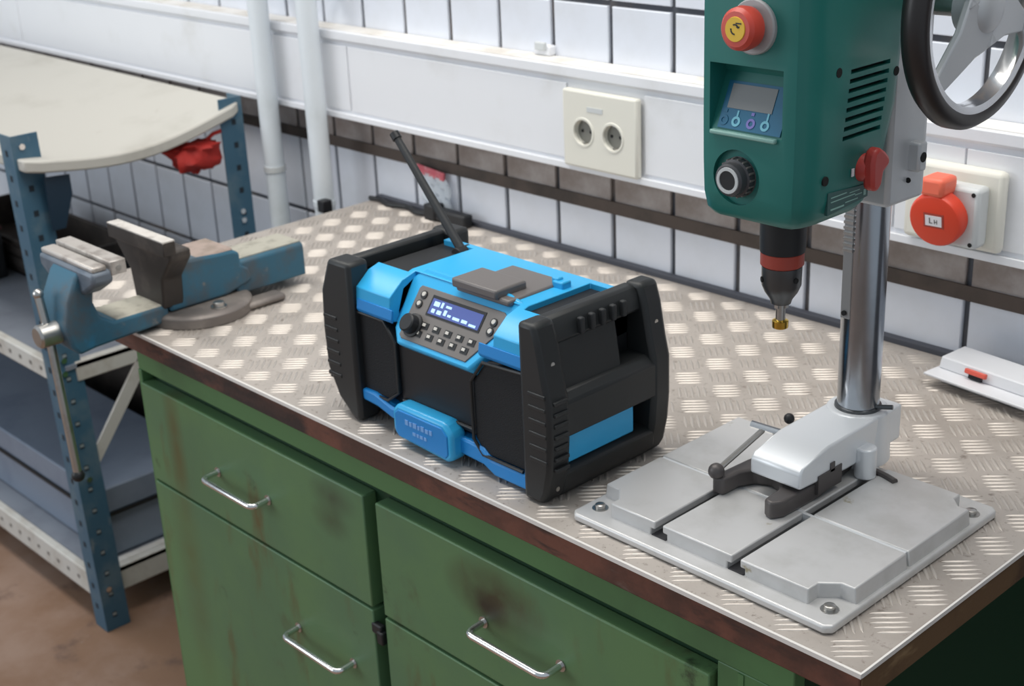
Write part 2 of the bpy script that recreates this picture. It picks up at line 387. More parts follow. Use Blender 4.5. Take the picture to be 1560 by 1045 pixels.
# twin socket
so = thing('socket_outlet', (-.96, .685, 1.078), 'cream double mains socket plate on the white trunking', 'socket')
b = NB(); box(b, -1.042, -.877, .672, .6865, 1.078, 1.209); pl = obj('socket_plate', b, 'cream', so, bev=.004)
b = NB()
for sx in (-.995, -.929): cyl(b, (sx, .66, 1.140), (0, 1, 0), .0205, .0235, 28)
cut(pl, b)
for sx in (-.995, -.929):
    w_ = L1('socket_well', 'cream_d', so, (sx, .6812, 1.140), (0, 1, 0), [(0, .0203), (.0022, .0203)])
    b = NB()
    for dx in (-.0095, .0095): cyl(b, (sx + dx, .6804, 1.140), (0, 1, 0), .0028, .0012, 10)
    each('pin_hole', b, 'hole', w_)
    b = NB()
    for dz in (-.019, .019): box(b, sx - .003, sx + .003, .675, .684, 1.140 + dz - .0015, 1.140 + dz + .0015)
    each('earth_clip', b, 'steel', w_)
    b = NB(); lathe(b, (sx, .6722, 1.140), (0, -1, 0), [(0, .0255), (.0015, .0245), (.0015, .0212), (0, .0205)], 28, caps=False); obj('socket_rim', b, 'cream', so)
B1('label_strip', 'greyplastic', so, -.985, -.950, .6712, .6722, 1.176, 1.184)

# red industrial socket
ce = thing('industrial_socket', (-.315, .685, 1.08), 'cream and grey industrial socket with round red flap on the trunking', 'socket')
B1('back_plate', 'cream', ce, -.388, -.244, .668, .6865, 1.084, 1.195, bev=.008)
B1('socket_housing', 'greyplastic', ce, -.352, -.262, .640, .670, 1.094, 1.176, bev=.006)
b = NB()
for (sx, sz) in ((-.270, 1.168), (-.270, 1.101)): cyl(b, (sx, .6405, sz), (0, -1, 0), .003, .0012, 10)
each('housing_screw', b, 'hole', ce)
ax = Vector((0.05, -1, -.16)).normalized(); cc = Vector((-.312, .645, 1.136))
fl = L1('red_flap', 'ceered', ce, cc, ax, [(0, .030), (.006, .034), (.008, .0370), (.024, .0370), (.028, .0345), (.029, .032)], 40)
b = NB(); box(b, -.331, -.297, .610, .648, 1.164, 1.190); obj('flap_hinge', b, 'ceered2', ce, bev=.006)
d, u, v = frame(ax)
ux = Vector((1, 0, 0)); ux = (ux - d * ux.dot(d)).normalized(); uz = d.cross(ux); uz = uz if uz.z > 0 else -uz
pc = cc + d * .0292


def plaque(bm, c, ux, uz, n, x0, x1, z0, z1, t):
    P = [c + ux * x + uz * z for x, z in ((x0, z0), (x1, z0), (x1, z1), (x0, z1))]
    A = [bm.verts.new(p) for p in P]; Bv = [bm.verts.new(p + n * t) for p in P]
    bm.faces.new(A[::-1]); bm.faces.new(Bv)
    for i in range(4): bm.faces.new((A[i], A[(i + 1) % 4], Bv[(i + 1) % 4], Bv[i]))


b = NB(); plaque(b, pc, ux, uz, d, -.014, .014, -.009, .011, .0006); q = obj('label_frame', b, 'chuckred', ce)
b = NB(); plaque(b, pc, ux, uz, d, -.0115, .0115, -.0065, .008, .0010); obj('flap_label', b, 'white', ce)
b = NB()
for (a, c_, e, f_) in ((-.006, -.0045, -.003, .005), (-.0055, -.001, -.003, -.0018), (.001, .0055, -.001, .0003), (.001, .0022, -.003, .003), (.0045, .0056, -.003, .003)): plaque(b, pc, ux, uz, d, a, c_, e, f_, .0013)
each('label_print', b, 'panel', ce)

# pipes
for (px, lab) in ((-1.898, 'left of the two pale wall pipes, nearer the shelf'), (-1.727, 'right of the two pale wall pipes, by the bench corner')):
    p = thing('wall_pipe', (px, .655, 0), lab, 'pipe', 'pale pipes in front of the wall')
    b = NB(); cyl(b, (px, .655, 0.001), (0, 0, 1), .0215, 2.2, 28); obj('pipe_tube', b, 'pipe', p)
    b = NB(); lathe(b, (px, .655, .93 if px < -1.8 else .885), (0, 0, 1), [(0, .0235), (.012, .0235)], 28); obj('pipe_collar', b, 'greyplastic' if px < -1.8 else 'pipe', p)
    b = NB(); box(b, px - .006, px + .006, .67, .737, 1.30, 1.312); obj('pipe_bracket', b, 'steel', p)
b = NB(); box(b, -1.712, -1.690, .625, .648, .880, .905); obj('pipe_clamp', b, 'black', p, bev=.002)

# ================================================================== workbench top
wt = thing('worktop', (-.82, .36, .862), 'worktop of brown wood covered with worn aluminium tread plate', 'worktop')
b = NB(); box(b, -1.639, 0, 0, .722, .862, .8955); wd = obj('wooden_board', b, 'wood', wt, bev=.0015)
b = NB(); box(b, .0002, .0022, .002, .720, .8625, .8950); obj('end_edging', b, 'wood_end', wt)
b = NB(); box(b, -1.641, .002, -.002, .722, .8955, .8985); pt = obj('tread_plate', b, 'plate', wt, bev=.0006)
b = NB(); box(b, -1.641, .0035, -.0036, -.0004, .8940, .8992); box(b, .0014, .0037, -.0004, .722, .8940, .8991); obj('plate_lip', b, 'plate_edge', wt)


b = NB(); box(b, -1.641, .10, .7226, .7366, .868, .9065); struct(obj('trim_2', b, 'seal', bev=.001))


def bar(bm, cx, cy, ang, L=.033, W=.0056, H=.0017, z=.8983):
    c, s = math.cos(ang), math.sin(ang)
    def T(u, v, h): return bm.verts.new((cx + u * c - v * s, cy + u * s + v * c, z + h))
    secs = []
    for (t, k) in ((-.5, .12), (-.33, .75), (0, 1), (.33, .75), (.5, .12)):
        w2 = W / 2 * k; h = H * (k ** .5 if k > .2 else .15)
        secs.append([T(L * t, -w2, 0), T(L * t, -w2 * .62, h * .7), T(L * t, 0, h), T(L * t, w2 * .62, h * .7), T(L * t, w2, 0)])
    for a, e in zip(secs, secs[1:]):
        for i in range(4): bm.faces.new((a[i], e[i], e[i + 1], a[i + 1]))


P = .0675; bm_ = NB()
for i in range(-60, 30):
    for j in range(-30, 30):
        for k in (0, 1):
            cx = -.43 + P * (i + .5 * k); cy = .564 + P * (j + .5 * k)
            if not (-1.66 < cx < .02 and -.02 < cy < .745): continue
            ang = PI / 4 if k == 0 else -PI / 4
            for q in range(-2, 3):
                o_ = q * .0086; bx = cx - math.sin(ang) * o_; by = cy + math.cos(ang) * o_
                L_ = .041 - abs(q) * .003
                e = L_ * .36
                if -1.639 + e < bx < -e and e < by < .720 - e: bar(bm_, bx, by, ang, L_)
tbm = obj('tread_bars', bm_, 'bars', wt, ang=80); tbm['kind'] = 'stuff'
# steel angle at the far left corner etc. not visible

# ================================================================== cabinet
cb = thing('tool_cabinet', (-.73, .35, 0), 'green painted steel cabinet with drawers and doors carrying the worktop', 'cabinet')
b = NB(); box(b, -1.372, -.085, .030, .70, .06, .8615); obj('cabinet_body', b, 'darkgreen', cb)
b = NB(); box(b, -1.376, -.081, .012, .031, .822, .8615); box(b, -.178, -.081, .012, .031, .06, .8222); box(b, -1.376, -1.3655, .010, .70, .06, .8225); obj('front_frame', b, 'greenframe', cb, bev=.0015)
b = NB(); box(b, -1.35, -.10, .06, .68, 0, .06); obj('plinth', b, 'darkgreen', cb)
b = NB(); box(b, -.150, -.143, .0108, .013, .10, .82); box(b, -.115, -.110, .0105, .0125, .10, .82); each('frame_rib', b, 'greenframe', cb)


def handle(parent, cx, cz, y0, hw=.068):
    b = NB(); tube(b, arc_pts([(cx - hw, y0 + .002, cz), (cx - hw, y0 - .030, cz - .002), (cx + hw, y0 - .030, cz - .002), (cx + hw, y0 + .002, cz)], .012), .0047, 12)
    h = obj('handle', b, 'chrome', parent)
    b = NB()
    for s in (-1, 1): cyl(b, (cx + s * hw, y0 + .0005, cz), (0, -1, 0), .008, .002, 16)
    each('handle_base', b, 'steel', h); return h


def front(name, x0, x1, z0, z1, hx=None, hz=None):
    b = NB(); box(b, x0, x1, .006, .030, z0, z1); f = obj(name, b, 'green', cb, bev=.002)
    if hx: handle(f, hx, hz, .006)
    return f


front('drawer', -1.364, -.779, .6285, .803, -1.085, .712)
front('door', -1.364, -.779, .085, .6235, -.905, .510)
front('drawer', -.752, -.184, .6285, .803, -.475, .710)
front('door', -.752, -.184, .085, .6235, -.475, .48)
b = NB(); box(b, -.783, -.762, .004, .014, .588, .604); box(b, -.770, -.757, .002, .012, .576, .596); obj('door_catch', b, 'black', cb, bev=.002)

# ================================================================== radio
RX0, RX1 = -.863, -.434
rd = thing('jobsite_radio', (-.645, .135, .8995), 'rugged blue and black jobsite radio with raised aerial standing on the worktop', 'radio')
# inner housing
b = NB(); prism(b, [(.052, .915), (.050, 1.070), (.060, 1.098), (.080, 1.108), (.205, 1.108), (.218, 1.09), (.218, .915)], 'x', -.802, -.478)
hs = obj('housing', b, 'black', rd, bev=.003)
# blue top shell
b = NB(); prism(b, [(.043, 1.056), (.036, 1.066), (.038, 1.090), (.060, 1.108), (.085, 1.1155), (.200, 1.1155), (.221, 1.095), (.221, 1.060), (.20, 1.056)], 'x', -.795, -.478)
_n = Vector((0, -.80, .60)); _u = Vector((0, .60, .80))


def SPc(t, h): q = Vector((0, .031, 1.043)) + _u * t + _n * h; return (q.y, q.z)


sh = obj('top_shell', b, 'blue', rd, bev=.004)
b = NB(); box(b, -.80, -.735, .078, .19, 1.101, 1.13); box(b, -.522, -.48, .078, .19, 1.101, 1.13); b2 = NB(); prism(b2, [(SPc(-.030, -.004)), SPc(.088, -.004), SPc(.088, .06), SPc(-.03, .06)], 'x', -.726, -.534)
cut(sh, b); cut(sh, b2)
b2 = NB(); prism(b2, [(SPc(-.040, -.012)), SPc(.088, -.012), SPc(.088, .06), SPc(-.04, .06)], 'x', -.726, -.534); cut(hs, b2)
b = NB(); prism(b, [(.0365, 1.057), (.0335, 1.062), (.0355, 1.076), (.039, 1.074)], 'x', -.792, -.72); prism(b, [(.0365, 1.057), (.0335, 1.062), (.0355, 1.076), (.039, 1.074)], 'x', -.558, -.481); each('blue_accent', b, 'blue_d', rd, bev=.001)
# control pod: sloping hexagonal body
def loftpoly(bm, A, Bp):
    a = [bm.verts.new(p) for p in A]; c = [bm.verts.new(p) for p in Bp]; n = len(A); bm.faces.new(a[::-1]); bm.faces.new(c)
    for i in range(n): bm.faces.new((a[i], a[(i + 1) % n], c[(i + 1) % n], c[i]))


nrm = Vector((0, -.80, .60)); up_ = Vector((0, .60, .80))
o0 = Vector((-.638, .031, 1.043))  # bottom centre of sloping plane


def SP(x, t, h=0): return Vector((x, 0, 0)) + Vector((0, o0.y, o0.z)) + up_ * t + nrm * h


outer = [(-.720, .012), (-.705, -.006), (-.572, -.006), (-.532, .050), (-.532, .092), (-.560, .098), (-.71, .098), (-.728, .080)]
outerb = [(x + (.012 if x < -.64 else -.012) * -1, t) for x, t in outer]
b = NB(); loftpoly(b, [SP(x, t, -.030) for x, t in outerb], [SP(x, t, 0) for x, t in outer]); pod = obj('control_pod', b, 'blue', rd, bev=.003)
inner = [(-.706, .006), (-.700, .002), (-.580, .002), (-.548, .048), (-.546, .070), (-.552, .074), (-.703, .074), (-.706, .070)]
b = NB(); loftpoly(b, [SP(x, t, -.004) for x, t in inner], [SP(x, t, .0015) for x, t in inner]); pn = obj('control_panel', b, 'panel', rd, bev=.0008)


def onpanel(bm, x0, x1, t0, t1, h0=.001, h1=.0025): loftpoly(bm, [SP(x, t, h0) for x, t in ((x0, t0), (x1, t0), (x1, t1), (x0, t1))], [SP(x, t, h1) for x, t in ((x0, t0), (x1, t0), (x1, t1), (x0, t1))])


b = NB(); onpanel(b, -.676, -.578, .040, .067, .001, .0022); obj('display_bezel', b, 'black', pn)
b = NB(); onpanel(b, -.673, -.581, .0425, .0630, .002, .0027); ds = obj('display', b, 'display', rd)
b = NB()
for (x, t, wx, wt_) in ((-.668, .054, .010, .006), (-.655, .054, .004, .007), (-.668, .045, .006, .005), (-.658, .045, .008, .005), (-.646, .046, .005, .007), (-.638, .046, .006, .003), (-.646, .056, .010, .003), (-.628, .045, .012, .0035), (-.612, .045, .010, .004), (-.598, .044, .012, .003)): onpanel(b, x, x + wx, t, t + wt_, .0026, .0030)
each('display_digit', b, 'digit', ds)
for (x, t) in [(-.668 + .0215 * i, .0265) for i in range(5)] + [(-.674 + .0215 * i, .0145) for i in range(5)]:
    b = NB(); onpanel(b, x - .0062, x + .0062, t - .0042, t + .0042, .001, .0022); k_ = obj('button', b, 'black', pn)
    b = NB(); onpanel(b, x - .004, x + .0015, t - .001, t + .0028, .0022, .0034); obj('button_cap', b, 'button', k_)
for (x, t) in ((-.692, .063), (-.694, .050), (-.561, .058), (-.561, .046)):
    b = NB(); lathe(b, SP(x, t, .001), nrm, [(0, .0055), (.002, .0055)], 16); k_ = obj('button', b, 'black', pn)
    b = NB(); lathe(b, SP(x, t + .0008, .003), nrm, [(0, .0034), (.001, .003)], 12); obj('button_cap', b, 'button', k_)
L1('tuning_knob', 'black', rd, SP(-.688, .022, .001), nrm, [(0, .0155), (.003, .0155), (.004, .0125), (.014, .0118), (.0155, .0100)], 28)
# grilles
def grl(pts, y0=.046, y1=.056, m='grille'):
    b = NB(); prism(b, pts, 'y', y0, y1); return obj('speaker_grille', b, m, rd, bev=.002)


grl([(-.796, .945), (-.745, .945), (-.722, .962), (-.722, 1.030), (-.742, 1.055), (-.796, 1.055)], .040)
grl([(-.479, .928), (-.560, .928), (-.575, .945), (-.575, 1.020), (-.552, 1.050), (-.479, 1.055)], .038)
b = NB(); prism(b, [(-.720, .945), (-.578, .945), (-.578, 1.036), (-.720, 1.036)], 'y', .042, .056); obj('front_panel', b, 'black', rd, bev=.002)
b = NB()
for pts in ([(-.796, .0375, 1.0555), (-.742, .0375, 1.0555), (-.721, .0375, 1.031), (-.721, .0375, .961), (-.745, .0375, .944), (-.79, .0375, .944)], [(-.479, .0355, 1.0555), (-.553, .0355, 1.0505), (-.576, .0355, 1.0205), (-.576, .0355, .944), (-.560, .0355, .927), (-.49, .0355, .927)], [(-.715, .040, .953), (-.582, .040, .953)]): tube(b, pts, .0022, 8)
each('grille_trim', b, 'guard', rd)
# blue lower trim and latch
b = NB(); prism(b, [(-.796, .932), (-.796, .948), (-.770, .948), (-.735, .938), (-.715, .938), (-.605, .938), (-.585, .938), (-.560, .936), (-.545, .925), (-.479, .925), (-.479, .905), (-.540, .905), (-.560, .914), (-.735, .922), (-.765, .930)], 'y', .034, .058); obj('lower_trim', b, 'blue_d', rd, bev=.003)
b = NB(); prism(b, [(-.708, .909), (-.716, .918), (-.716, .947), (-.706, .957), (-.614, .957), (-.600, .945), (-.600, .912), (-.610, .904)], 'y', .020, .045); la = obj('front_latch', b, 'blue', rd, bev=.005)
b = NB(); prism(b, [(-.704, .913), (-.709, .920), (-.709, .944), (-.702, .950), (-.618, .950), (-.608, .941), (-.608, .916), (-.613, .910)], 'y', .0185, .021); obj('latch_badge', b, 'blue_d', la, bev=.001)
b = NB(); x = -.688
for wx, hz in ((.006, .007), (.005, .006), (.007, .007), (.004, .0055), (.006, .007), (.006, .0055), (.005, .0065)): box(b, x, x + wx, .0178, .0187, .934, .934 + hz); x += wx + .0022
x = -.674
for wx in (.006, .004, .006, .005): box(b, x, x + wx, .0178, .0187, .923, .9275); x += wx + .002
each('latch_print', b, 'bluepale', la)


# end guards
def guard(s):
    """s=-1 left end, +1 right end; outer profile leans out to the middle"""
    def X(t): return (RX0 + t) if s < 0 else (RX1 - t)
    b = NB(); post = [(X(.046), .9), (X(.012), .9135), (X(0), .945), (X(0), 1.055), (X(.010), 1.085), (X(.030), 1.124), (X(.066), 1.124), (X(.066), .9)]
    if s > 0: post = [(X(.018), .9), (X(.010), .9135), (X(.003), .945), (X(0), .98), (X(0), 1.030), (X(.006), 1.055), (X(.014), 1.098), (X(.022), 1.124), (X(.048), 1.124), (X(.048), .9)]
    else: post = [(X(.052), .9), (X(.022), .925), (X(.002), .965), (X(0), 1.020), (X(.004), 1.075), (X(.024), 1.122), (X(.068), 1.122), (X(.068), .9)]
    prism(b, post, 'y', .206, .238); obj('guard_post', b, 'guard', rd, bev=.006)
    b = NB(); prism(b, post, 'y', .027, .062); g = obj('guard_post', b, 'guard', rd, bev=.006)
    b = NB()
    for z in [.955 + i * .0165 for i in range(6)]:
        for y0 in (.0257,): box(b, X(.006), X(.034), y0, y0 + .005, z, z + .005)
    for z in [.945 + i * .014 for i in range(7)]: box(b, X(-.0025), X(.01), .034, .056, z, z + .005)
    each('grip_rib', b, 'guard', g, bev=.001)
    # top carry bar
    b = NB(); xa, xb = X(.022), X(.050); prism(b, [(xa, 1.090), (xa - s * .004, 1.112), (xa - s * .012, 1.121), (xb, 1.121), (xb, 1.100)], 'y', .058, .210); obj('carry_handle', b, 'guard', rd, bev=.004)
    b = NB()
    for i in range(5): box(b, min(X(.017), X(.025)), max(X(.017), X(.025)), .100 + i * .018, .107 + i * .018, 1.093, 1.113)
    each('handle_rib', b, 'rubber', rd, bev=.002)
    # middle band and lower bar, upper recessed panel
    b = NB(); prism(b, [(X(.001), .982), (X(.001), 1.026), (X(.012), 1.036), (X(.055), 1.036), (X(.055), .982)], 'y', .055, .215); obj('middle_band', b, 'guard', rd, bev=.003)
    b = NB(); prism(b, [(X(.018), .9005), (X(.008), .914), (X(.006), .935), (X(.014), .940), (X(.055), .940), (X(.055), .9005)], 'y', .055, .215); obj('lower_bar', b, 'guard', rd, bev=.003)
    b = NB(); prism(b, [(X(.014), 1.030), (X(.024), 1.093), (X(.05), 1.093), (X(.05), 1.030)], 'y', .058, .165); obj('side_panel', b, 'guard', rd, bev=.003)
    b = NB(); box(b, X(.045), X(.05), .16, .21, 1.03, 1.095) if s > 0 else box(b, X(.045), X(.05), .16, .21, 1.03, 1.095); obj('recess_back', b, 'hole', rd)
    b = NB(); xs = sorted((X(.012), X(.05))); box(b, xs[0], xs[1], .062, .182, .942, .978); obj('side_inlay', b, 'blue', rd, bev=.002)
    b = NB()
    for (y, z) in ((.045, .918), (.045, 1.075), (.222, 1.075)): lathe(b, (X(.010 if z < 1 else .0115), y, z), (s, 0, 0), [(-.002, .0032), (.002, .0030)], 10)
    each('guard_screw', b, 'steel', g)


guard(-1); guard(1)
# battery lid on top
b = NB(); box(b, -.640, -.545, .075, .172, 1.110, 1.1185); obj('top_cover', b, 'lid', rd, bev=.003)
b = NB(); box(b, -.642, -.562, .070, .122, 1.116, 1.1285); obj('battery_lid', b, 'lid', rd, bev=.003)
b = NB(); box(b, -.548, -.530, .150, .166, 1.113, 1.124); box(b, -.552, -.540, .153, .163, 1.116, 1.127); obj('lid_latch', b, 'blue', rd, bev=.002)
b = NB()
prism(b, [(-.784, 1.1015), (-.742, 1.1015), (-.742, 1.104), (-.784, 1.104)], 'y', .08, .188); prism(b, [(-.519, 1.1015), (-.488, 1.1015), (-.488, 1.104), (-.519, 1.104)], 'y', .08, .188); each('handle_well', b, 'lid', rd)
# aerial
ab, at_ = Vector((-.752, .186, 1.108)), Vector((-.888, .192, 1.248)); dv = (at_ - ab)
b = NB(); tube(b, [ab, ab + dv * .97], [.0066, .0052], 12); ar = obj('aerial', b, 'rubber', rd)
b = NB(); tube(b, [ab + dv * .95, at_], .0070, 12); obj('aerial_tip', b, 'black', ar)
b = NB(); cyl(b, ab + Vector((0, -.012, -.002)), (0, 1, 0), .010, .024, 16); obj('aerial_hinge', b, 'black', ar, bev=.001)

# ================================================================== drill press
DX = -.229
dp = thing('drill_press', (DX, .19, .8995), 'green bench drill press with grey cast base at the right end of the worktop', 'drill press')
# base plate
b = NB(); prism(b, [(-.3985, .027), (-.4055, .034), (-.4055, .347), (-.3985, .354), (-.0600, .354), (-.0530, .347), (-.0530, .034), (-.0600, .027)], 'z', .8995, .9095)
bp = obj('base_plate', b, 'castalu', dp, bev=.003, seg=3)


def padprof(x0, x1, sl, sr):
    """XZ outline of one pad; undercut T-slot on the sides flagged"""
    p = [(x0 - (.0 if sl else .003), .907)]
    z1 = .927
    if sl: p = [(x0 + .006, .907), (x0 + .006, .9175), (x0, .9175), (x0, z1)]
    else: p = [(x0 - .003, .907), (x0, z1)]
    if sr: p += [(x1, z1), (x1, .9175), (x1 - .006, .9175), (x1 - .006, .907)]
    else: p += [(x1, z1), (x1 + .003, .907)]
    return p


for (x0, x1, sl, sr) in ((-.397, -.2965, False, True), (-.2855, -.1905, True, True), (-.1795, -.061, True, False)):
    for (y0, y1) in ((.049, .1745), (.1785, .325)):
        b = NB(); prism(b, padprof(x0, x1, sl, sr), 'y', y0, y1); pd = obj('table_pad', b, 'castalu', dp, bev=.0016)
        c_ = NB(); do = False
        if x1 > -.1 and y0 < .1: prism(c_, [(-.094, .03), (-.094, .066), (-.076, .081), (-.04, .081), (-.04, .03)], 'z', .90, .95); do = True
        if x0 < -.39 and y0 < .1: prism(c_, [(-.362, .03), (-.362, .062), (-.378, .080), (-.42, .080), (-.42, .03)], 'z', .90, .95); do = True
        if x1 > -.1 and y0 > .1: prism(c_, [(-.086, .34), (-.086, .312), (-.074, .30), (-.04, .30), (-.04, .34)], 'z', .90, .95); do = True
        if do: cut(pd, c_)
        else: c_.free()
for sx in (-.291, -.185): B1('t_slot', 'slot', dp, sx - .0100, sx + .0100, .0488, .325, .9085, .9105)
b = NB(); box(b, -.395, -.063, .1743, .1787, .909, .9258); obj('pad_joint_highlight', b, 'castlight', dp)  # pale strip imitates the bright chamfer highlight along the joint
for (x, y) in ((-.073, .056), (-.385, .056), (-.070, .322)):
    b = NB(); lathe(b, (x, y, .909), (0, 0, 1), [(0, .0095), (.0012, .0095), (.0012, .0060), (.0055, .0058), (.0062, .0045)], 20); obj('hold_down_bolt', b, 'steel', dp)
# cast foot
b = NB(); prism(b, [(.172, .953), (.172, .972), (.178, .978), (.225, .988), (.372, .990), (.372, .945), (.26, .945), (.215, .950)], 'x', DX - .033, DX + .035); obj('column_foot', b, 'castlight', dp, bev=.0028, seg=2)
b = NB(); lathe(b, (DX, .333, .926), (0, 0, 1), [(0, .040), (.03, .0385), (.0625, .0365), (.0645, .0345), (.0645, .026)], 36); obj('column_socket', b, 'castlight', dp, bev=.002)
b = NB(); cyl(b, (DX + .040, .292, .927), (0, 0, 1), .0125, .038, 20); obj('foot_lug', b, 'castlight', dp, bev=.002)
b = NB(); tube(b, [(DX + .030, .31, .9285), (DX + .06, .305, .9285), (DX + .075, .300, .9285)], .004, 8); obj('foot_key', b, 'forkiron', dp)
# clamping fork
FX = -.246
b = NB(); prism(b, [(FX - .046, .142), (FX - .048, .152), (FX - .044, .205), (FX - .02, .30), (FX + .036, .30), (FX + .050, .215), (FX + .048, .150), (FX + .040, .136), (FX + .028, .140), (FX + .026, .170), (FX + .012, .192), (FX - .006, .198), (FX - .022, .190), (FX - .031, .172), (FX - .032, .146)], 'z', .9275, .9485)
obj('clamp_fork', b, 'forkiron', dp, bev=.003)
b = NB(); box(b, DX + .030, DX + .0365, .205, .250, .935, .958); box(b, DX + .030, DX + .0365, .228, .236, .955, .966); obj('fork_guide', b, 'forkiron', dp)
b = NB(); tube(b, [(-.290, .150, .955), (-.291, .236, .975)], .0036, 10); rod = obj('clamp_rod', b, 'steel', dp)
b = NB(); sphere(b, (-.290, .147, .9545), .0095); obj('rod_ball', b, 'forkiron', rod)
b = NB(); tube(b, [(-.306, .232, .978), (-.268, .238, .976)], .0048, 10); obj('rod_crossbar', b, 'chrome', rod)
b = NB(); sphere(b, (-.275, .262, .984), .0065, n=12); obj('foot_knob', b, 'black', dp)
# column
b = NB(); cyl(b, (DX, .333, .9275), (0, 0, 1), .0245, .70, 48); obj('column', b, 'column', dp)
b = NB(); box(b, DX - .0135, DX - .001, .3075, .3145, 1.105, 1.30); rk = obj('column_rack', b, 'rack', dp, bev=.001)
b = NB()
for i in range(14): box(b, DX - .0135, DX - .001, .3058, .309, 1.185 + i * .0065, 1.188 + i * .0065)
each('rack_tooth', b, 'steel', rk)
b = NB(); cyl(b, (DX - .008, .3072, 1.112), (0, -1, 0), .003, .002, 10); obj('rack_screw', b, 'hole', rk)
b = NB(); lathe(b, (DX, .333, .9895), (0, 0, 1), [(0, .0275), (.004, .0270), (.005, .025)], 40); obj('column_seal', b, 'gunmetal', dp)
b = NB(); tube(b, [(DX + .022, .333, .995), (DX + .042, .340, .998)], .003, 8); obj('seal_screw', b, 'gunmetal', dp)

# head: stacked rounded sections
def section(z, y0, y1, hw0, hw1, r):
    """rounded outline; narrower front face hw0 at y0, wider hw1 from a little behind"""
    pts = []
    base = [(-hw0, y0), (hw0, y0), (hw1, y0 + .022), (hw1, y1 - .012), (hw1 - .016, y1), (-hw1 + .016, y1), (-hw1, y1 - .012), (-hw1, y0 + .022)]
    P_ = [Vector((DX + x, y, 0)) for x, y in base]; n = len(P_)
    for i in range(n):
        a, c, e = P_[i - 1], P_[i], P_[(i + 1) % n]; ua = (a - c).normalized(); ue = (e - c).normalized(); rr = min(r, (a - c).length * .45, (e - c).length * .45)
        for t in (0, .5, 1):
            q = ((c + ua * rr) * (1 - t) + c * t) * (1 - t) + (c * (1 - t) + (c + ue * rr) * t) * t; pts.append((q.x, q.y, z))
    return pts


secs = [(1.2640, .128, .222, .044, .050), (1.2670, .120, .232, .049, .056), (1.275, .1135, .240, .0535, .0615), (1.292, .1105, .250, .0555, .0645), (1.325, .110, .266, .0565, .066), (1.37, .110, .280, .057, .067), (1.43, .110, .286, .057, .067), (1.50, .110, .290, .057, .067), (1.68, .110, .290, .056, .066), (1.70, .118, .280, .05, .06)]
b = NB(); rings = []
for s_ in secs: rings.append([b.verts.new(p) for p in section(*s_, .010)])
for a, c_ in zip(rings, rings[1:]):
    n = len(a)
    for i in range(n): b.faces.new((a[i], a[(i + 1) % n], c_[(i + 1) % n], c_[i]))
b.faces.new(rings[0][::-1]); b.faces.new(rings[-1])
hd = obj('motor_head', b, 'dgreen', dp, ang=40)
# display recess, vents, knob recess
SX = DX + .067
b = NB(); prism(b, [(.095, 1.3555), (.112, 1.3575), (.137, 1.412), (.132, 1.424), (.095, 1.424)], 'x', DX - .046, DX + .042)
for i in range(8):
    z = 1.414 - i * .0092; box(b, SX - .011, SX + .01, .184 - i * .0012, .252 - i * .0016, z - .0022, z + .0022)
cyl(b, (DX - .012, .10, 1.312), (0, 1, 0), .0285, .016, 32)
cut(hd, b)
b = NB(); box(b, SX - .014, SX - .0085, .17, .255, 1.342, 1.420); obj('vent_backing', b, 'hole', dp)
b = NB(); box(b, DX - .043, DX + .0365, .1055, .1125, 1.3535, 1.3580); obj('recess_sill', b, 'dgreen_l', dp, bev=.0015)
# display label lies on the sloping back of the recess
e1 = Vector((0, .025, .0545)).normalized(); n1 = Vector((0, -e1.z, e1.y)); o1 = Vector((DX - .002, .112, 1.3575))
b = NB(); plaque(b, o1 + n1 * .0003, Vector((1, 0, 0)), e1, n1, -.036, .040, .002, .050, .0008); db = obj('display_label', b, 'labelblue', dp)
b = NB(); plaque(b, o1 + n1 * .001, Vector((1, 0, 0)), e1, n1, -.030, .024, .0225, .047, .0008); obj('lcd_screen', b, 'lcd', dp)
for (x, mm, ln) in ((-.015, 'icon', 1), (.003, 'iconviolet', 0), (.020, 'icon', 2), (-.030, 'labelblue', 0)):
    b = NB(); c1 = o1 + n1 * .0012 + Vector((x, 0, 0)) + e1 * .010
    lathe(b, c1, n1, [(0, .0052), (.0006, .0052), (.0006, .0026), (0, .0026)], 16, caps=False)
    if ln: plaque(b, c1 + n1 * 0, Vector((1, 0, 0)), e1, n1, -.0009 + (.0 if ln == 1 else .001), .0011 + (.0 if ln == 1 else .001), .005, .0095 + ln * .0015, .0006)
    else: plaque(b, c1, Vector((1, 0, 0)), e1, n1, -.0018, .0018, .008, .0110, .0006)
    obj('label_icon', b, mm if x != -.027 else 'icon', db)
